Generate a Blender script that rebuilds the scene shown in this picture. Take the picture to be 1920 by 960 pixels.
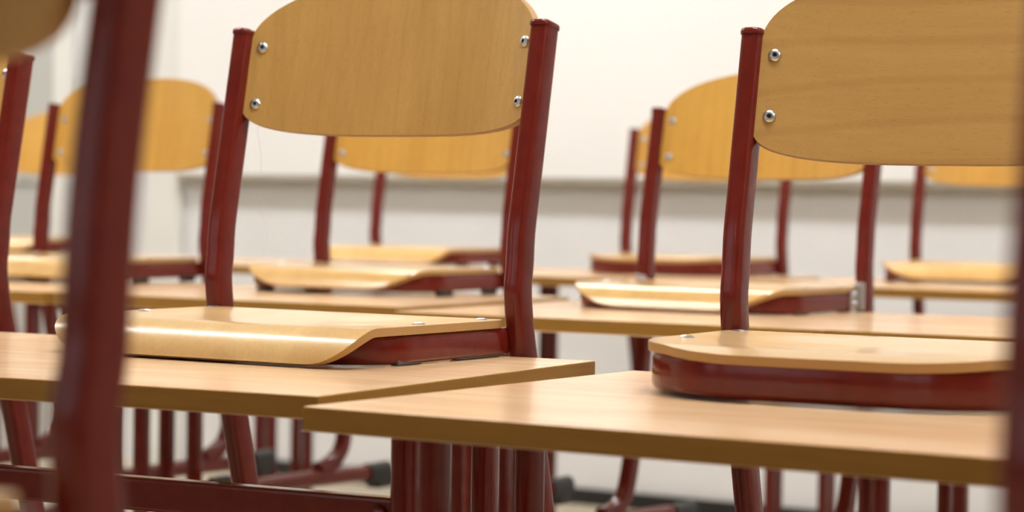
import bpy, bmesh, math, random
from mathutils import Vector, Matrix
random.seed(7)
for o in list(bpy.data.objects): bpy.data.objects.remove(o)
S = bpy.context.scene
COL = S.collection

# ------------------------------------------------------------------ camera
CAM_H, PITCH, ROLL, TH, FPX = 0.9216, 0.0243, -0.0155, -0.5323, 4441.9
cam_d = bpy.data.cameras.new('camera'); cam = bpy.data.objects.new('camera', cam_d); COL.objects.link(cam)
cam_d.sensor_fit = 'HORIZONTAL'; cam_d.sensor_width = 36.0; cam_d.lens = FPX/1920*36
cam_d.clip_start = 0.02
fw0 = Vector((math.sin(TH), math.cos(TH), 0)); rt0 = Vector((math.cos(TH), -math.sin(TH), 0))
fw = fw0*math.cos(PITCH) + Vector((0, 0, -math.sin(PITCH)))
up0 = rt0.cross(fw)
rt = rt0*math.cos(ROLL) + up0*math.sin(-ROLL)
up = rt.cross(fw)
m = Matrix((rt, up, -fw)).transposed().to_4x4(); m.translation = (0, 0, CAM_H)
cam.matrix_world = m
cam_d.dof.use_dof = True; cam_d.dof.focus_distance = 2.42; cam_d.dof.aperture_fstop = 5.2
S.camera = cam

# ------------------------------------------------------------------ light and colour
S.view_settings.view_transform = 'Standard'; S.view_settings.look = 'None'
S.view_settings.gamma = 1.0; S.view_settings.use_curve_mapping = False
S.view_settings.exposure = 0.38
W = bpy.data.worlds.new('world'); S.world = W; W.use_nodes = True
W.node_tree.nodes['Background'].inputs[0].default_value = (0.85, 0.93, 1.0, 1)
W.node_tree.nodes['Background'].inputs[1].default_value = 0.15
LAMP = 24.5                      # ceiling panel emission
LAMP_COL = (1.0, 0.988, 0.968)
WINDOW = 8.0                    # daylight area light, watts per window

# ------------------------------------------------------------------ materials
def new_mat(name, col, rough=0.5, metal=0.0, spec=0.5, coat=0.0):
    mt = bpy.data.materials.new(name); mt.use_nodes = True
    b = mt.node_tree.nodes['Principled BSDF']
    b.inputs['Base Color'].default_value = (*col, 1); b.inputs['Roughness'].default_value = rough
    b.inputs['Metallic'].default_value = metal; b.inputs['Specular IOR Level'].default_value = spec
    b.inputs['Coat Weight'].default_value = coat; b.inputs['Coat Roughness'].default_value = 0.12
    return mt, mt.node_tree, b

def N(nt, kind, **kw):
    n = nt.nodes.new(kind)
    for k, v in kw.items(): setattr(n, k, v)
    return n

def mapping(nt, scale, rot=(0, 0, 0), loc=(0, 0, 0)):
    tc = N(nt, 'ShaderNodeTexCoord'); mp = N(nt, 'ShaderNodeMapping')
    mp.inputs['Scale'].default_value = scale; mp.inputs['Rotation'].default_value = rot
    mp.inputs['Location'].default_value = loc
    nt.links.new(tc.outputs['Object'], mp.inputs['Vector'])
    return mp.outputs['Vector']

def ramp(nt, fac, stops):
    r = N(nt, 'ShaderNodeValToRGB')
    el = r.color_ramp.elements
    while len(el) < len(stops): el.new(0.5)
    for e, (p, c) in zip(el, stops): e.position = p; e.color = (*c, 1)
    nt.links.new(fac, r.inputs['Fac'])
    return r.outputs['Color']

def mix(nt, fac, a, b, mode='MIX'):
    x = N(nt, 'ShaderNodeMix', data_type='RGBA', blend_type=mode)
    if hasattr(fac, 'links'): nt.links.new(fac, x.inputs[0])
    else: x.inputs[0].default_value = fac
    nt.links.new(a, x.inputs[6]); 
    if hasattr(b, 'links'): nt.links.new(b, x.inputs[7])
    else: x.inputs[7].default_value = (*b, 1)
    return x.outputs[2]

def noise(nt, vec, scale, detail=3, rough=0.5, dist=0.0):
    n = N(nt, 'ShaderNodeTexNoise'); n.inputs['Scale'].default_value = scale
    n.inputs['Detail'].default_value = detail; n.inputs['Roughness'].default_value = rough
    n.inputs['Distortion'].default_value = dist
    nt.links.new(vec, n.inputs['Vector'])
    return n.outputs['Fac']

def beech(name, light, dark, grain='z', figure=0.3, rough=0.38, coat=0.35, seed=0.0):
    """varnished beech veneer: broad tone bands, fine streaks and the short pores of beech"""
    mt, nt, b = new_mat(name, light, rough, coat=coat)
    st = {'z': (1, 1, 0.06), 'x': (0.06, 1, 1), 'y': (1, 0.06, 1)}[grain]
    wide = mapping(nt, tuple(s*9 for s in st), loc=(seed, seed*0.7, seed*1.3))
    n1 = noise(nt, wide, 1.2, 3, 0.55, 1.2)
    fine = mapping(nt, tuple(s*170 for s in st), loc=(seed, 0, 0))
    n2 = noise(nt, fine, 1.0, 2, 0.6)
    pst = {'z': (900, 900, 95), 'x': (95, 900, 900), 'y': (900, 95, 900)}[grain]
    n3 = noise(nt, mapping(nt, pst), 1.0, 1, 0.5)
    mid = tuple((p+q)/2 for p, q in zip(light, dark))
    c = ramp(nt, n1, [(0.30, dark), (0.5, mid), (0.70, light)])
    if figure > 0:
        wv = N(nt, 'ShaderNodeTexWave', wave_type='BANDS', bands_direction={'z': 'X', 'x': 'Z', 'y': 'X'}[grain])
        wv.inputs['Scale'].default_value = 1.0; wv.inputs['Distortion'].default_value = 6.0
        wv.inputs['Detail'].default_value = 2.0; wv.inputs['Detail Scale'].default_value = 0.7
        fst = {'z': (14, 14, 2.6), 'x': (1.7, 8, 8), 'y': (14, 2.6, 14)}[grain]
        nt.links.new(mapping(nt, fst, loc=(seed*2, seed, seed)), wv.inputs['Vector'])
        fc = ramp(nt, wv.outputs['Fac'], [(0.0, (0.80, 0.74, 0.66)), (0.16, (1, 1, 1)), (1, (1, 1, 1))])
        c = mix(nt, figure, c, fc, 'MULTIPLY')
    c = mix(nt, 0.35, c, ramp(nt, n2, [(0.35, (0.86, 0.82, 0.76)), (0.65, (1, 1, 1))]), 'MULTIPLY')
    c = mix(nt, 0.4, c, ramp(nt, n3, [(0.28, (0.66, 0.54, 0.42)), (0.38, (1, 1, 1))]), 'MULTIPLY')
    nt.links.new(c, b.inputs['Base Color'])
    return mt

def ply_edge(name, axis):
    """the layered edge of moulded plywood"""
    mt, nt, b = new_mat(name, (0.5, 0.3, 0.12), 0.45)
    wv = N(nt, 'ShaderNodeTexWave', wave_type='BANDS', bands_direction=axis)
    wv.inputs['Scale'].default_value = 1.0
    wv.inputs['Distortion'].default_value = 0.6
    nt.links.new(mapping(nt, (210, 210, 210)), wv.inputs['Vector'])
    c = ramp(nt, wv.outputs['Fac'], [(0.25, (0.36, 0.19, 0.06)), (0.6, (0.56, 0.34, 0.13))])
    nt.links.new(c, b.inputs['Base Color'])
    return mt

M = {}
M['wood_v'] = beech('beech_upright_grain', (0.58, 0.345, 0.095), (0.50, 0.285, 0.070), 'z', 0.2, seed=1.0)
M['wood_h'] = beech('beech_flat_figure', (0.55, 0.325, 0.10), (0.49, 0.28, 0.078), 'x', 0.45, seed=4.3)
M['wood_o'] = beech('beech_golden', (0.74, 0.42, 0.07), (0.66, 0.355, 0.052), 'z', 0.3, seed=7.7)
M['seat_v'] = beech('beech_seat', (0.76, 0.52, 0.235), (0.66, 0.42, 0.17), 'y', 0.0, rough=0.30, coat=0.35, seed=2.2)
M['seat_h'] = beech('beech_seat_cross', (0.72, 0.49, 0.235), (0.63, 0.41, 0.18), 'x', 0.3, rough=0.30, coat=0.5, seed=5.2)
M['seat_o'] = beech('beech_seat_golden', (0.80, 0.52, 0.20), (0.68, 0.41, 0.13), 'y', 0.0, rough=0.28, coat=0.5, seed=8.2)
M['edge_z'] = ply_edge('plywood_edge_flat', 'Z')
M['edge_y'] = ply_edge('plywood_edge_upright', 'Y')

def red_paint():
    mt, nt, b = new_mat('dark_red_enamel', (0.13, 0.010, 0.008), 0.2, spec=0.38, coat=0.0)
    n = noise(nt, mapping(nt, (60, 60, 60)), 1.0, 3)
    nt.links.new(ramp(nt, n, [(0.3, (0.135, 0.011, 0.007)), (0.7, (0.165, 0.015, 0.009))]), b.inputs['Base Color'])
    r = N(nt, 'ShaderNodeMapRange'); nt.links.new(noise(nt, mapping(nt, (25, 25, 25)), 1.0, 2), r.inputs[0])
    r.inputs[3].default_value = 0.12; r.inputs[4].default_value = 0.2
    nt.links.new(r.outputs[0], b.inputs['Roughness'])
    return mt
M['red'] = red_paint()
M['steel'] = new_mat('zinc_steel', (0.62, 0.63, 0.65), 0.28, 1.0)[0]
M['hole'] = new_mat('dark_rivet_core', (0.012, 0.012, 0.016), 0.5)[0]
M['rubber'] = new_mat('black_rubber', (0.022, 0.023, 0.024), 0.55)[0]
M['pad'] = new_mat('grey_plastic_pad', (0.09, 0.092, 0.095), 0.4)[0]

def laminate():
    mt, nt, b = new_mat('beech_laminate', (0.72, 0.45, 0.24), 0.22, spec=0.5)
    n1 = noise(nt, mapping(nt, (1.4, 11, 1)), 1.6, 4, 0.55, 0.8)
    n2 = noise(nt, mapping(nt, (7, 260, 1)), 1.0, 2, 0.6)
    c = ramp(nt, n1, [(0.3, (0.76, 0.46, 0.25)), (0.5, (0.81, 0.535, 0.31)), (0.72, (0.87, 0.62, 0.375))])
    c = mix(nt, 0.5, c, ramp(nt, n2, [(0.3, (0.9, 0.86, 0.8)), (0.6, (1, 1, 1))]), 'MULTIPLY')
    nt.links.new(c, b.inputs['Base Color'])
    return mt
M['laminate'] = laminate()
def banding():
    mt, nt, b = new_mat('amber_edge_band', (0.40, 0.21, 0.045), 0.5, spec=0.25)
    n = noise(nt, mapping(nt, (9, 9, 200)), 1.0, 3)
    nt.links.new(ramp(nt, n, [(0.3, (0.34, 0.165, 0.026)), (0.7, (0.38, 0.19, 0.034))]), b.inputs['Base Color'])
    return mt
M['band'] = banding()

def plaster(name, c1, c2, rough=0.8, sc=3.0, spec=0.3):
    mt, nt, b = new_mat(name, c1, rough, spec=spec)
    n = noise(nt, mapping(nt, (sc, sc, sc)), 1.0, 4)
    nt.links.new(ramp(nt, n, [(0.3, c1), (0.7, c2)]), b.inputs['Base Color'])
    bp = N(nt, 'ShaderNodeBump'); bp.inputs['Strength'].default_value = 0.05; bp.inputs['Distance'].default_value = 0.002
    nt.links.new(noise(nt, mapping(nt, (180, 180, 180)), 1.0, 2), bp.inputs['Height'])
    nt.links.new(bp.outputs[0], b.inputs['Normal'])
    return mt
M['wall'] = plaster('white_wall_paint', (0.76, 0.76, 0.765), (0.79, 0.79, 0.795))
M['wall_dim'] = plaster('dimmed_wall_paint', (0.50, 0.46, 0.40), (0.54, 0.50, 0.44))  # unseen side and back walls, tone lowered to cut fill light on the fronts
M['board'] = plaster('white_board_enamel', (0.87, 0.87, 0.86), (0.89, 0.89, 0.88), 0.5, 1.0)
M['ceiling'] = plaster('ceiling_paint', (0.80, 0.80, 0.79), (0.84, 0.84, 0.83))
M['floor'] = plaster('beige_linoleum', (0.50, 0.43, 0.32), (0.58, 0.50, 0.38), 0.4, 12.0)
M['skirting'] = new_mat('black_skirting', (0.014, 0.014, 0.014), 0.5)[0]
M['tray'] = new_mat('beige_board_tray', (0.36, 0.32, 0.25), 0.5)[0]
M['door'] = plaster('pale_grey_door', (0.52, 0.52, 0.50), (0.55, 0.55, 0.53), 0.6, 2.0)
M['frame'] = new_mat('white_lacquer', (0.80, 0.80, 0.77), 0.4)[0]
mt, nt, b = new_mat('lamp_diffuser', (1, 1, 1), 0.5)
b.inputs['Emission Color'].default_value = (*LAMP_COL, 1); b.inputs['Emission Strength'].default_value = LAMP
M['diffuser'] = mt
M['diffuser_off'] = new_mat('lamp_diffuser_off', (0.7, 0.7, 0.68), 0.5)[0]
mt, nt, b = new_mat('window_glass', (1, 1, 1), 0.02); b.inputs['Transmission Weight'].default_value = 1.0
M['glass'] = mt

# ------------------------------------------------------------------ mesh helpers
def link(name, me, mats, parent=None, loc=(0, 0, 0), rotz=0.0, bevel=None, seg=2):
    o = bpy.data.objects.new(name, me); COL.objects.link(o)
    for x in (mats if isinstance(mats, (list, tuple)) else [mats]): me.materials.append(x)
    o.location = loc; o.rotation_euler = (0, 0, rotz)
    if parent: o.parent = parent
    if bevel:
        bv = o.modifiers.new('bevel', 'BEVEL'); bv.width = bevel; bv.segments = seg; bv.limit_method = 'ANGLE'
        bv.angle_limit = math.radians(40)
    return o

def finish(bm, name, sharp=38):
    bmesh.ops.remove_doubles(bm, verts=bm.verts, dist=1e-6)
    bmesh.ops.recalc_face_normals(bm, faces=bm.faces)
    lim = math.radians(sharp)
    for f in bm.faces: f.smooth = True
    for e in bm.edges:
        if len(e.link_faces) == 2 and e.calc_face_angle(0) > lim: e.smooth = False
    me = bpy.data.meshes.new(name); bm.to_mesh(me); bm.free()
    return me

def box(bm, x0, x1, y0, y1, z0, z1):
    vs = [bm.verts.new((x, y, z)) for z in (z0, z1) for x, y in ((x0, y0), (x1, y0), (x1, y1), (x0, y1))]
    for q in ((0, 1, 2, 3), (4, 5, 6, 7), (0, 1, 5, 4), (1, 2, 6, 5), (2, 3, 7, 6), (3, 0, 4, 7)):
        bm.faces.new([vs[i] for i in q])

def boxes(name, lst, sharp=38):
    bm = bmesh.new()
    for b_ in lst: box(bm, *b_)
    bmesh.ops.recalc_face_normals(bm, faces=bm.faces)
    me = bpy.data.meshes.new(name); bm.to_mesh(me); bm.free()
    return me

def catmull(pts, n=8):
    P = [Vector(p) for p in pts]; P = [2*P[0]-P[1]] + P + [2*P[-1]-P[-2]]
    out = []
    for i in range(1, len(P)-2):
        a, b_, c, d = P[i-1:i+3]
        for k in range(n):
            t = k/n
            out.append(0.5*((2*b_) + (c-a)*t + (2*a-5*b_+4*c-d)*t*t + (3*b_-a-3*c+d)*t**3))
    out.append(P[-2].copy())
    return out

def stadium(w, d, n=6):
    """profile in (a, b): w across a, d across b, ends rounded"""
    r = w/2; out = []
    for k in range(n+1):
        t = math.pi*k/n; out.append((r*math.cos(t), d/2-r+r*math.sin(t)))
    for k in range(n+1):
        t = math.pi+math.pi*k/n; out.append((r*math.cos(t), -d/2+r+r*math.sin(t)))
    return out

def rrect(w, d, r, n=5):
    out = []
    for cx, cy, a0 in ((w/2-r, d/2-r, 0), (-w/2+r, d/2-r, 90), (-w/2+r, -d/2+r, 180), (w/2-r, -d/2+r, 270)):
        for k in range(n+1):
            t = math.radians(a0+90*k/n); out.append((cx+r*math.cos(t), cy+r*math.sin(t)))
    return out

def sweep(bm, path, prof, side, cap=True, tilt_up=None):
    """sweep a closed profile; 'side' is the fixed axis for profile a, b follows the path normal"""
    rings = []
    for i, p in enumerate(path):
        t = (path[min(i+1, len(path)-1)]-path[max(i-1, 0)]).normalized()
        if tilt_up is not None:
            bb = tilt_up; aa = t.cross(bb).normalized()
        else:
            aa = side; bb = aa.cross(t).normalized()
        rings.append([bm.verts.new(p+aa*u+bb*v) for u, v in prof])
    for a, b_ in zip(rings, rings[1:]):
        for k in range(len(prof)):
            bm.faces.new((a[k], a[(k+1) % len(prof)], b_[(k+1) % len(prof)], b_[k]))
    if cap:
        bm.faces.new(rings[0][::-1]); bm.faces.new(rings[-1])

def lathe(bm, prof, origin, axis, n=20, mats=None):
    """prof: (radius, height) along the axis"""
    ax = Vector(axis).normalized(); u = ax.orthogonal().normalized(); v = ax.cross(u); o = Vector(origin)
    rings = []
    for r, h in prof:
        if r < 1e-6: rings.append([bm.verts.new(o+ax*h)])
        else: rings.append([bm.verts.new(o+ax*h+(u*math.cos(2*math.pi*k/n)+v*math.sin(2*math.pi*k/n))*r) for k in range(n)])
    for i, (a, b_) in enumerate(zip(rings, rings[1:])):
        for k in range(n):
            k2 = (k+1) % n
            if len(a) == 1: f = bm.faces.new((a[0], b_[k], b_[k2]))
            elif len(b_) == 1: f = bm.faces.new((a[k], b_[0], a[k2]))
            else: f = bm.faces.new((a[k], b_[k], b_[k2], a[k2]))
            if mats: f.material_index = mats[i]

def sheet(bm, rows, thick, edge_index=1):
    """rows: grid of points; gives it thickness downwards along its normals, edges get edge_index"""
    R, Cn = len(rows), len(rows[0])
    def nrm(i, j):
        a = rows[min(i+1, R-1)][j]-rows[max(i-1, 0)][j]; c = rows[i][min(j+1, Cn-1)]-rows[i][max(j-1, 0)]
        return c.cross(a).normalized()
    top = [[bm.verts.new(rows[i][j]) for j in range(Cn)] for i in range(R)]
    bot = [[bm.verts.new(rows[i][j]-nrm(i, j)*thick) for j in range(Cn)] for i in range(R)]
    for i in range(R-1):
        for j in range(Cn-1):
            bm.faces.new((top[i][j], top[i][j+1], top[i+1][j+1], top[i+1][j]))
            bm.faces.new((bot[i][j], bot[i+1][j], bot[i+1][j+1], bot[i][j+1]))
    loop = [(0, j) for j in range(Cn)]+[(i, Cn-1) for i in range(1, R)]+[(R-1, j) for j in range(Cn-2, -1, -1)]+[(i, 0) for i in range(R-2, 0, -1)]
    for k in range(len(loop)):
        a, b_ = loop[k], loop[(k+1) % len(loop)]
        f = bm.faces.new((top[a[0]][a[1]], bot[a[0]][a[1]], bot[b_[0]][b_[1]], top[b_[0]][b_[1]]))
        f.material_index = edge_index

def empty(name, label, cat, loc=(0, 0, 0), rotz=0.0, group=None):
    o = bpy.data.objects.new(name, None); COL.objects.link(o); o.empty_display_size = 0.1
    o.location = loc; o.rotation_euler = (0, 0, rotz); o['label'] = label; o['category'] = cat
    if group: o['group'] = group
    return o

def structure(o):
    o['kind'] = 'structure'; return o

# ------------------------------------------------------------------ room shell
WROT = -0.0404; WD = 6.137                       # far wall: turned a little against the rows
wall_root = Matrix.Rotation(WROT, 4, 'Z')
def on_wall(name, me, mats, bevel=None):
    """geometry in wall space: x along the wall, y = 0 at its face and positive into the wall"""
    o = link(name, me, mats, bevel=bevel)
    o.matrix_world = wall_root @ Matrix.Translation((0, WD, 0))
    return structure(o)
H = 2.95
X0, X1, Y0 = -7.6, 2.6, -2.4
YW = 6.7
on_wall('wall_front', boxes('wall_front', [(X0-0.5, X1+0.5, 0, 0.15, -0.02, H+0.05)]), M['wall'])
structure(link('floor', boxes('floor', [(X0-0.2, X1+0.2, Y0-0.2, YW, -0.12, 0)]), M['floor']))
structure(link('ceiling', boxes('ceiling', [(X0-0.2, X1+0.2, Y0-0.2, YW, H, H+0.12)]), M['ceiling']))
structure(link('wall_left', boxes('wall_left', [(X0-0.15, X0, Y0, YW, 0, H)]), M['wall_dim']))
structure(link('wall_right', boxes('wall_right', [(X1, X1+0.15, Y0, YW, 0, H)]), M['wall_dim']))
# back wall with window openings
wins = [(-6.6, -4.6), (-4.1, -2.1), (-1.6, 0.4)]
xs = [X0]+[v for w in wins for v in w]+[X1]
lst = [(xs[i], xs[i+1], Y0-0.2, Y0, 0, H) for i in range(0, len(xs), 2)]
for a, c in wins: lst += [(a, c, Y0-0.2, Y0, 0, 1.0), (a, c, Y0-0.2, Y0, 2.5, H)]
structure(link('wall_back', boxes('wall_back', lst), M['wall_dim']))
for i, (a, c) in enumerate(wins):
    fr = boxes('f', [(a, c, Y0-0.12, Y0-0.06, 1.0, 1.06), (a, c, Y0-0.12, Y0-0.06, 2.44, 2.5), (a, a+0.06, Y0-0.12, Y0-0.06, 1.06, 2.44),
                     (c-0.06, c, Y0-0.12, Y0-0.06, 1.06, 2.44), ((a+c)/2-0.04, (a+c)/2+0.04, Y0-0.12, Y0-0.06, 1.06, 2.44)])
    w = structure(link('window_%d' % (i+1), fr, M['frame']))
    g = link('pane', boxes('g', [(a+0.06, c-0.06, Y0-0.094, Y0-0.088, 1.06, 2.44)]), M['glass'], w)

bh = 0.048
on_wall('baseboard_front', boxes('b', [(-5.22, X1+0.4, -0.014, 0, 0, bh)]), M['skirting'])
# pilaster, door with its frame and the white board
on_wall('trim_1', boxes('t', [(-5.42, -5.275, -0.035, 0, 0, H)]), M['frame'], 0.004)
d = on_wall('door_1', boxes('d', [(-6.75, -5.86, -0.012, 0, 0.005, 2.06)]), M['door'])
fr = link('door_frame', boxes('f', [(-5.86, -5.78, -0.03, 0, 0, 2.14), (-6.83, -6.75, -0.03, 0, 0, 2.14), (-6.75, -5.86, -0.03, 0, 2.06, 2.14)]), M['frame'], d)
bm = bmesh.new()
sweep(bm, catmull([(-5.94, -0.012, 1.02), (-5.94, -0.055, 1.02), (-5.95, -0.065, 1.02), (-6.06, -0.065, 1.02)], 5), stadium(0.018, 0.019), Vector((0, 0, 1)))
link('door_handle', finish(bm, 'h'), M['steel'], d)

# ------------------------------------------------------------------ white board
r = empty('whiteboard', 'wide white writing board on the far wall above a beige tray rail', 'whiteboard')
r.matrix_world = wall_root @ Matrix.Translation((0, WD, 0))
link('board_panel', boxes('p', [(-5.268, -0.9, -0.05, -0.002, 0.985, 2.35)]), M['board'], r, bevel=0.003)
link('tray_rail', boxes('t', [(-5.262, -0.9, -0.062, -0.002, 0.966, 0.985)]), M['tray'], r, bevel=0.003)

# ------------------------------------------------------------------ ceiling lamps
k = 0
for ly in (-1.4, 2.0, 5.05):
    for lx in (-6.0, -3.4, -0.8, 1.6):
        if ly > 5 and lx > 1: continue
        side = {-6.0: 'left', -3.4: 'middle', -0.8: 'right', 1.6: 'far right'}[lx]
        row = {-1.4: 'window', 2.0: 'centre', 5.05: 'whiteboard'}[ly]
        L = empty('ceiling_light', 'long rectangular ceiling light, %s one in the %s row' % (side, row), 'ceiling light', (lx, ly, H), 0, 'ceiling lights above the desks')
        link('housing', boxes('h', [(-0.66, 0.66, -0.16, -0.15, -0.06, 0), (-0.66, 0.66, 0.15, 0.16, -0.06, 0), (-0.66, -0.65, -0.15, 0.15, -0.06, 0), (0.65, 0.66, -0.15, 0.15, -0.06, 0), (-0.65, 0.65, -0.15, 0.15, -0.02, 0)]), M['frame'], L)
        link('diffuser', boxes('d', [(-0.65, 0.65, -0.15, 0.15, -0.05, -0.035)]), M['diffuser_off' if ly < 1 else 'diffuser'], L)

# daylight through the back windows
for a, c in wins:
    ld = bpy.data.lights.new('daylight', 'AREA'); ld.shape = 'RECTANGLE'; ld.size = c-a; ld.size_y = 1.5
    ld.energy = WINDOW; ld.color = (0.86, 0.93, 1.0)
    lo = bpy.data.objects.new('daylight', ld); COL.objects.link(lo)
    lo.location = ((a+c)/2, Y0-0.3, 1.75); lo.rotation_euler = (math.radians(90), 0, 0)

# ------------------------------------------------------------------ desks
TW, TD, TT = 0.7007, 0.560, 0.0203
def desk(label, corner, rot, z=0.75, left=(0.17, 0.33), right=(0.17, 0.33), inset=(0.017, 0.017), far_pads=True):
    """corner = near left corner of the top"""
    t = empty('school_desk', label, 'desk', (corner[0], corner[1], 0), rot, 'single school desks in rows')
    bm = bmesh.new()
    box(bm, 0, TW, 0, TD, z-TT, z)
    for f in bm.faces:
        f.material_index = 0 if abs(f.normal.z) > 0.5 else 1
    bm.normal_update()
    for f in bm.faces: f.material_index = 0 if abs(f.normal.z) > 0.5 else 1
    me = bpy.data.meshes.new('desk_top'); bm.to_mesh(me); bm.free()
    link('desk_top', me, [M['laminate'], M['band']], t, bevel=0.0014, seg=3)
    prof = stadium(0.021, 0.036)
    for sx, (ys, ins) in enumerate(((left, inset[0]), (right, inset[1]))):
        x = ins if sx == 0 else TW-ins
        for y in ys:
            bm = bmesh.new()
            sweep(bm, [Vector((x, y, 0.045)), Vector((x, y, z-TT))], prof, Vector((1, 0, 0)))
            link('leg_column', finish(bm, 'leg_column'), M['red'], t)
        bm = bmesh.new()
        sweep(bm, [Vector((x, 0.03, 0.03)), Vector((x, TD-0.03, 0.03))], stadium(0.03, 0.036), Vector((1, 0, 0)))
        ft = link('foot', finish(bm, 'foot'), M['red'], t)
        for yy in (0.02, TD-0.05):
            link('foot_cap', boxes('fc', [(x-0.018, x+0.018, yy, yy+0.03, 0, 0.052)]), M['rubber'], ft, bevel=0.006)
        bm = bmesh.new()
        y0_ = max(0.03, ys[0]-0.09); y1_ = min(TD-0.01, ys[1]+0.09)
        xb0, xb1 = (x-0.012, x+0.02) if sx == 0 else (x-0.02, x+0.012)
        lab = link('top_bracket', boxes('tb', [(xb0, xb1, y0_, y1_, z-TT-0.004, z-TT)]), M['red'], t)
    yb = left[0]+0.03
    link('cross_beam', boxes('cb', [(inset[0], TW-inset[1], yb-0.011, yb+0.011, z-0.143, z-0.110)]), M['red'], t, bevel=0.004, seg=3)
    # hexagon bolt where the beam meets the right column
    bm = bmesh.new()
    lathe(bm, [(0.0, 0.006), (0.005, 0.006), (0.008, 0.004), (0.009, 0), (0.0, 0)], (TW-inset[1]-0.03, yb-0.011, z-0.125), (0, -1, 0), 16)
    link('beam_bolt', finish(bm, 'bolt'), M['red'], t)
    return t

def nl(right_corner, rot):      # near left corner from the near right one
    return (right_corner[0]-TW*math.cos(rot), right_corner[1]-TW*math.sin(rot))

Z1 = 0.7507
desk('beech desk in the second row under the large left chair with rolled seat front', nl((-1.163, 1.652), 0.0612), 0.0612, Z1, right=(0.185, 0.343))
desk('near beech desk whose corner juts out in the middle foreground, flat-fronted chair on it', (-1.1391, 1.5968), -0.0279, 0.7472, left=(0.172, 0.332))
c1 = nl((-1.163, 1.652), 0.0612)
desk('beech desk at the left edge under the half-hidden chair', nl((c1[0]-0.034, c1[1]+0.01), 0.03), 0.03, 0.749)
# third row
desk('beech desk in the third row directly behind the large left chair', nl((-2.0265, 3.0996), 0.0172), 0.0172, 0.7492, left=(0.20, 0.355), right=(0.21, 0.365), inset=(0.036, 0.017))
desk('beech desk in the third row carrying the scuffed glossy seat with steel brackets', (-1.9734, 2.9983), 0.0153, 0.7480, left=(0.214, 0.37), right=(0.214, 0.555))
cA = nl((-2.0265, 3.0996), 0.0172)
desk('beech desk in the third row at far left under the chair behind the blurred post', nl((cA[0]-0.014, cA[1]-0.01), 0.01), 0.01, 0.749, right=(0.21, 0.365))
desk('beech desk at the right end of the third row, no chair visible on it', (-1.2675, 3.0), 0.012, 0.749, left=(0.175, 0.517))
# fourth row
desk('beech desk in the back row under the flat-fronted far chair', (-2.887, 4.578), 0.0077, 0.7492, left=(0.35, 0.505), right=(0.330, 0.367))
desk('beech desk in the back row at the right, glossy rolled seat above its yellow edge', (-2.135, 4.60), 0.0017, 0.749, left=(0.415, 0.452))
desk('beech desk in the back row left of centre, mostly hidden by the large left chair', (-3.607, 4.615), 0.0004, 0.7485, left=(0.29, 0.45), right=(0.35, 0.505), inset=(0.0115, 0.012))
desk('beech desk in the back row hidden behind the chair with the orange backrest', (-4.322, 4.615), 0.0, 0.749, right=(0.29, 0.45), inset=(0.017, 0.0115))
desk('beech desk in the back row at far left near the grey door', (-5.105, 4.605), 0.0, 0.749)
# row nearest the camera
desk('nearest beech desk, below the lower left frame edge', (-1.19, 0.21), 0.0, 0.749)
desk('nearest beech desk, below the lower right frame edge', (-0.47, 0.21), 0.0, 0.749)

# ------------------------------------------------------------------ chairs
HW = 0.205                        # half the spacing of the posts
POST_W, POST_D = 0.0225, 0.034
def interp(tab, z):
    for (a, ya), (c, yc) in zip(tab, tab[1:]):
        if a >= z >= c: return ya+(yc-ya)*(z-a)/(c-a)
    return tab[0][1]+(tab[0][1]-tab[1][1])/(tab[0][0]-tab[1][0])*(z-tab[0][0])

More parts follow.
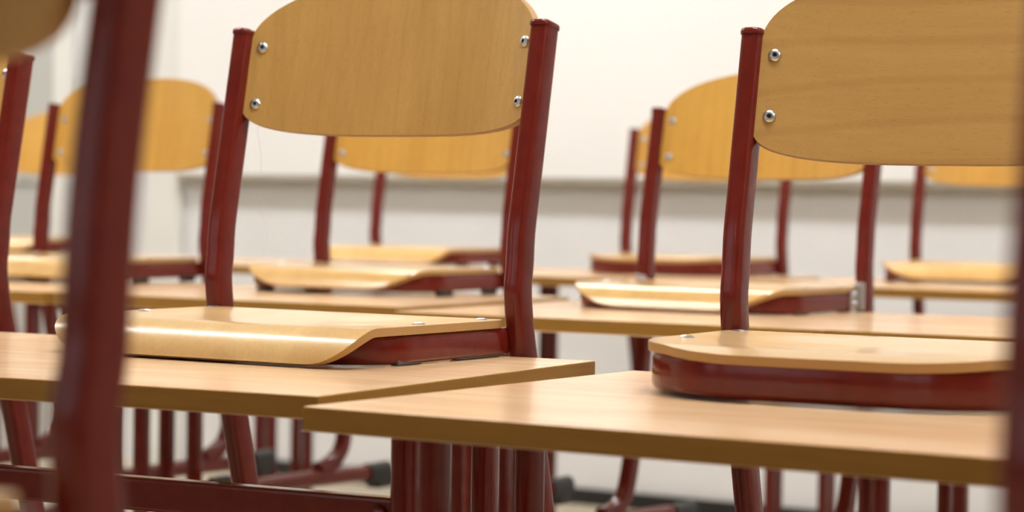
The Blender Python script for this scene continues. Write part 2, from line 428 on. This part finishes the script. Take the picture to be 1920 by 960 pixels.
def chair(label, x, y, rot, dz=0.0, kind='lip', wood='wood_o', seatm='seat_o', a=0.0, b=0.0, c=0.0, legs='back', bracket=False, edge='edge_z', desk_z=0.75, backw=0.1955, pf=0.0125, pads='block', crown=2.2, sag=0.0, bulge=0.0):
    zs = 0.7922+dz
    t = empty('school_chair', label, 'chair', (x, y, zs), rot, 'beech plywood chairs put up on the desks')
    ztop = 0.304+c
    ylean = lambda z: -0.006+0.19*(z-0.05)
    up_pts = [(z, ylean(z)) for z in (ztop, ztop-0.01, 0.26, 0.20, 0.14, 0.095)]
    if legs == 'back':
        lo = [(0.06, 0.0), (0.033, -0.003), (0.0, 0.001), (-0.037, 0.009), (-0.08, 0.021), (-0.12, 0.032), (-0.2, 0.053), (-0.28, 0.074), (-0.325, 0.084),
              (-0.352, 0.080), (-0.372, 0.064), (-0.388, 0.036), (-0.397, 0.0)]
    else:
        lo = [(0.06, 0.0), (0.033, -0.002), (0.0, 0.0), (-0.06, 0.002), (-0.12, -0.001), (-0.2, -0.012), (-0.28, -0.03), (-0.34, -0.046),
              (-0.365, -0.057), (-0.382, -0.075), (-0.392, -0.10), (-0.397, -0.13)]
    prof = rrect(POST_W, POST_D, 0.0085, 6)
    re = 0.236 if legs == 'back' else 0.175
    for s in (-1, 1):
        pts = catmull([(s*HW, yy+POST_D/2-pf-(0.004 if zz < -0.1 else 0)+bulge*math.exp(-((zz-0.075)/0.055)**2), zz) for zz, yy in up_pts+lo], 5)
        bm = bmesh.new(); sweep(bm, pts, prof, Vector((1, 0, 0)))
        post = link('side_post', finish(bm, 'side_post', 50), M['red'], t)
        # pressed end cap with a small lip
        bm = bmesh.new()
        d = (pts[0]-pts[1]).normalized(); p0 = pts[0]
        n = len(prof)
        r0 = [[p0+d*h+Vector((1, 0, 0))*u*k_+Vector((1, 0, 0)).cross(d)*v*k_ for u, v in prof] for h, k_ in ((-0.0035, 1.03), (-0.0035, 1.075), (-0.001, 1.095), (0.0018, 1.06), (0.0028, 0.96))]
        R = [[bm.verts.new(q) for q in ring] for ring in r0]
        for A, B in zip(R, R[1:]):
            for k_ in range(n): bm.faces.new((A[k_], A[(k_+1) % n], B[(k_+1) % n], B[k_]))
        bm.faces.new(R[-1]); bm.faces.new(R[0][::-1])
        link('post_cap', finish(bm, 'post_cap', 60), M['red'], post)
        # floor runner with its rubber caps
        bm = bmesh.new()
        rp = catmull([(s*HW, -0.30, -0.392), (s*HW, -0.27, -0.404), (s*HW, -0.22, -0.408), (s*HW, -0.05, -0.409), (s*HW, 0.08, -0.413), (s*HW, re-0.031, -0.417)], 5)
        sweep(bm, rp, stadium(0.024, 0.032), Vector((1, 0, 0)))
        rn = link('runner', finish(bm, 'runner', 50), M['red'], t)
        for (ya, yb, zc, pad) in ((re-0.071, re, -0.417, 1), (-0.325, -0.28, -0.398, 0)):
            bm = bmesh.new()
            sweep(bm, [Vector((s*HW, ya, zc)), Vector((s*HW, ya+0.004, zc)), Vector((s*HW, yb-0.008, zc)), Vector((s*HW, yb, zc))], stadium(0.031, 0.041), Vector((1, 0, 0)))
            if pad: box(bm, s*HW-0.013, s*HW+0.013, ya+0.022, yb-0.006, zc-0.03, zc-0.01)
            link('rubber_cap', finish(bm, 'rubber_cap', 50), M['rubber'], rn)
        # tab that carries the backrest
        z0, z1 = 0.214+b, 0.281+b+a
        bm = bmesh.new(); zc = (z0+z1)/2; 
        for zz in (z0, z1):
            yy = ylean(zz)+0.017
            box(bm, min(s*0.168, s*0.198), max(s*0.168, s*0.198), yy, yy+0.003, zz-0.011, zz+0.011)
        link('backrest_tab', finish(bm, 'tab'), M['red'], t)
        if bracket:
            bm = bmesh.new(); xi = s*0.2012
            box(bm, min(s*0.1993, s*0.2028), max(s*0.1993, s*0.2028), -0.040, -0.0115, -0.037, -0.005)
            box(bm, s*0.205-0.009, s*0.205+0.009, -0.0165, -0.0118, -0.037, 0.007)
            for q in (-0.012, -0.027): lathe(bm, [(0, 0.005), (0.0045, 0.004), (0.006, 0.0), (0, 0)], (s*0.2028, -0.027, q), (s, 0, 0), 12)
            link('steel_bracket', finish(bm, 'bracket'), M['steel'], t, bevel=0.001)['label'] = 'bare shiny steel bracket'
    # backrest: a bowed plywood shield
    zl, zu = 0.215+b-sag*0.9, 0.285+b+a
    zbot, zt = 0.178+b-sag, 0.366+b+a
    nx = 48; nzr = 20; wv = backw
    cols = []
    for i in range(nx+1):
        u = math.sin((i/nx-0.5)*math.pi); xx = wv*u; q = abs(u)
        zb_ = zl-(zl-zbot)*max(0.0, 1-q**3.4)**(1/3.0)
        zt_ = zu+(zt-zu)*max(0.0, 1-q**crown)**(1/crown)
        cols.append((xx, zb_, zt_))
    rows = []
    for j in range(nzr+1):
        row = []
        for xx, zb_, zt_ in cols:
            zz = zb_+(zt_-zb_)*j/nzr
            row.append(Vector((xx, ylean(zz)+0.001+0.036*(1-(xx/wv)**2), zz)))
        rows.append(row)
    bm = bmesh.new(); sheet(bm, rows, 0.0095)
    back = link('backrest', finish(bm, 'backrest', 50), [M[wood], M['edge_y']], t, bevel=0.0016, seg=3)
    for s in (-1, 1):
        for zz in (0.214+b, 0.2805+b+a):
            xx = s*0.1805
            p = Vector((xx, ylean(zz)+0.001+0.036*(1-(xx/wv)**2), zz))
            nrm = Vector((-s*2*0.036*0.1805/wv**2, -1, 0.19)).normalized()
            nrm = Vector((nrm.x, nrm.y, nrm.z))
            bm = bmesh.new()
            lathe(bm, [(0.0066, -0.001), (0.0068, 0.0004), (0.0062, 0.0016), (0.0046, 0.0028), (0.0030, 0.0033), (0.0023, 0.0032), (0.0021, 0.0020), (0, 0.0018)], p, nrm, 24, [0, 0, 0, 0, 0, 1, 1])
            link('rivet', finish(bm, 'rivet', 60), [M['steel'], M['hole']], back)
    # seat: one moulded sheet, flat with a shallow hollow, its front rolled down
    hw = 0.2005
    R_, PH, SF, tail, rc, wc = {'lip': (0.045, math.radians(72), 0.259, 0.005, 0.050, 0.058),
                                'round': (0.050, math.radians(62), 0.240, 0.008, 0.100, 0.115),
                                'flat': (0.070, math.radians(9), 0.271, 0.026, 0.130, 0.135)}[kind]
    Smax = SF+R_*PH+tail
    def prof_pt(s_):
        if s_ <= SF: return -s_, 0.0, 0.0
        q = min(PH, (s_-SF)/R_); rest = max(0.0, s_-SF-R_*PH)
        return -SF-R_*math.sin(q)-rest*math.cos(q), -R_*(1-math.cos(q))-rest*math.sin(q), q
    rows = []
    ns = 46
    for i in range(ns+1):
        s_ = 0.0125+(Smax-0.0125)*(1-(1-i/ns)**1.5) if i < ns else Smax
        if s_ > Smax-rc:
            q = (s_-(Smax-rc))/rc; w_ = hw-wc*(1-math.sqrt(max(0, 1-q*q)))
        elif s_ < 0.03: w_ = hw-0.007*(1-(s_-0.0125)/0.0175)**2
        else: w_ = hw
        yy, zz, _ = prof_pt(s_)
        row = []
        for j in range(41):
            u = math.sin((j/40-0.5)*math.pi); xx = w_*u
            hollow = 0.0075*math.exp(-(xx/0.135)**4-((yy+0.135)/0.088)**4)
            wing = 0.0
            row.append(Vector((xx, yy, zz-hollow)))
        rows.append(row[::-1])
    bm = bmesh.new(); sheet(bm, rows, 0.0085)
    seat = link('seat', finish(bm, 'seat', 50), [M[seatm], M[edge]], t, bevel=0.0015, seg=3)
    for s in (-1, 1):
        for yy in (-0.036, -0.158):
            bm = bmesh.new()
            lathe(bm, [(0.0072, -0.001), (0.0072, 0.0005), (0.005, 0.0016), (0.002, 0.0020), (0.0018, 0.0010), (0, 0.0009)], (s*0.1825, yy, 0), (0, 0, 1), 20, [0, 0, 0, 1, 1])
            link('seat_screw', finish(bm, 'screw', 60), [M['steel'], M['hole']], seat)
    # red tube frame below the seat
    fy = -0.296 if kind == 'flat' else -0.262
    cr = 0.125 if kind == 'flat' else 0.07
    rail_h = min(0.0355, zs-desk_z-0.0098) if kind == 'flat' else 0.030
    zc = -0.0085-rail_h/2; rx = 0.193
    path = [(-rx, -0.004), (-rx, -0.05), (-rx, -0.12)]
    for k_ in range(13):
        q = math.pi/2*k_/12; path.append((-rx+cr*(1-math.cos(q)), fy+cr-cr*math.sin(q)))
    path += [(0, fy)]
    path += [(-px, py) for px, py in path[-2::-1]]
    bm = bmesh.new()
    pr = [(u, v) for u, v in stadium(0.013, rail_h)]
    sweep(bm, [Vector((px, py, zc)) for px, py in path], pr, None, tilt_up=Vector((0, 0, 1)))
    fr = link('seat_frame', finish(bm, 'seat_frame', 50), M['red'], t)
    foot = desk_z-zs
    for s in (-1, 1):
        for (ya, yb) in ((-0.105, -0.012), (-0.215, -0.17) if kind != 'flat' else (-0.165, -0.12)):
            if pads == 'block' and ya > -0.15: ya, yb = -0.062, -0.02
            bm = bmesh.new(); box(bm, s*(rx-0.002)-0.0055, s*(rx-0.002)+0.0055, ya, yb, foot+0.0004, zc-0.010)
            link('rubber_pad', finish(bm, 'pad'), M['pad'] if pads == 'strip' else M['rubber'], fr, bevel=0.002)
    return t

chair('large left chair in sharp focus, pale seat with its front rolled down', -1.4991, 2.2122, -0.0135, -0.0014, 'lip', 'wood_v', 'seat_v', 0.0005, 0.0231, 0.0176, crown=2.0, desk_z=Z1, pads='strip')
chair('large right chair with wavy horizontal grain and a flat seat front over a red rail', -0.8117, 2.1696, 0.0396, 0.0017, 'flat', 'wood_h', 'seat_h', -0.0041, 0.0004, -0.0044, crown=2.5, sag=0.0105, pf=0.007, desk_z=0.7472)
chair('chair behind the large right one, scuffed shiny rolled seat and bare steel brackets', -1.6545, 3.593, -0.062, -0.0042, 'round', 'wood_o', 'seat_o', -0.0046, -0.0052, -0.0159, legs='front', bracket=True, desk_z=0.748)
chair('chair seen under the backrest of the large left chair, nearer of the two there', -2.3776, 3.6735, 0.0014, 0.0041, 'round', 'wood_o', 'seat_o', 0, -0.0079, 0, desk_z=0.7492)
chair('farther chair behind the large left chair, only its lower backrest edge and seat showing', -3.2758, 5.1937, -0.013, 0.0025, 'lip', 'wood_o', 'seat_o', desk_z=0.7485)
chair('back-row chair with a flat seat front and rivets beside its left post', -2.507, 5.1595, 0.0344, 0, 'flat', 'wood_o', 'seat_o', -0.0041, 0.0026, -0.0028, desk_z=0.7492)
chair('back-row chair at the far right, lower corner of its backrest showing', -1.7761, 5.2056, 0.0091, 0.0015, 'round', 'wood_o', 'seat_o', 0, -0.0043, 0, desk_z=0.749)
chair('chair left of the large left one, its orange backrest behind the blurred post', -3.0834, 3.6922, 0.0467, 0.0045, 'lip', 'wood_o', 'seat_o', 0.0002, -0.0088, -0.0039, crown=2.7, desk_z=0.749)
chair('chair at the left edge, mostly its right red post showing', -2.306, 2.2662, 0.0, 0, 'lip', 'wood_o', 'seat_o', desk_z=0.749)
chair('back-row chair at far left in front of the grey door', -4.60, 5.19, 0.0, 0.0, 'lip', 'wood_o', 'seat_o', desk_z=0.749)
chair('blurred nearest chair at left, wide dark red post crossing the picture', -0.908, 0.80, 0.0, -0.0035, 'lip', 'wood_v', 'seat_v', b=0.020, backw=0.180, sag=0.006, pf=0.0, bulge=0.007, desk_z=0.749)
chair('blurred nearest chair at the right edge, only a dark strip of its post', -0.058, 0.80, 0.0, 0.0, 'lip', 'wood_v', 'seat_v', pf=0.0, desk_z=0.749)

# a fine thread stuck to the lower backrest edge of the large left chair
bm = bmesh.new()
tp = catmull([(-1.686, 2.2665, 1.003), (-1.684, 2.262, 0.994), (-1.678, 2.262, 0.962), (-1.681, 2.262, 0.912), (-1.668, 2.262, 0.874), (-1.674, 2.262, 0.855), (-1.671, 2.262, 0.843)], 6)
sweep(bm, tp, [(0.00016*math.cos(q*math.pi/3), 0.00016*math.sin(q*math.pi/3)) for q in range(6)], Vector((1, 0, 0)))
th_ = link('thread', finish(bm, 'thread', 80), new_mat('pale_thread', (0.55, 0.52, 0.45), 0.6)[0])
th_['label'] = 'fine pale thread hanging below the backrest of the large left chair'; th_['category'] = 'thread'
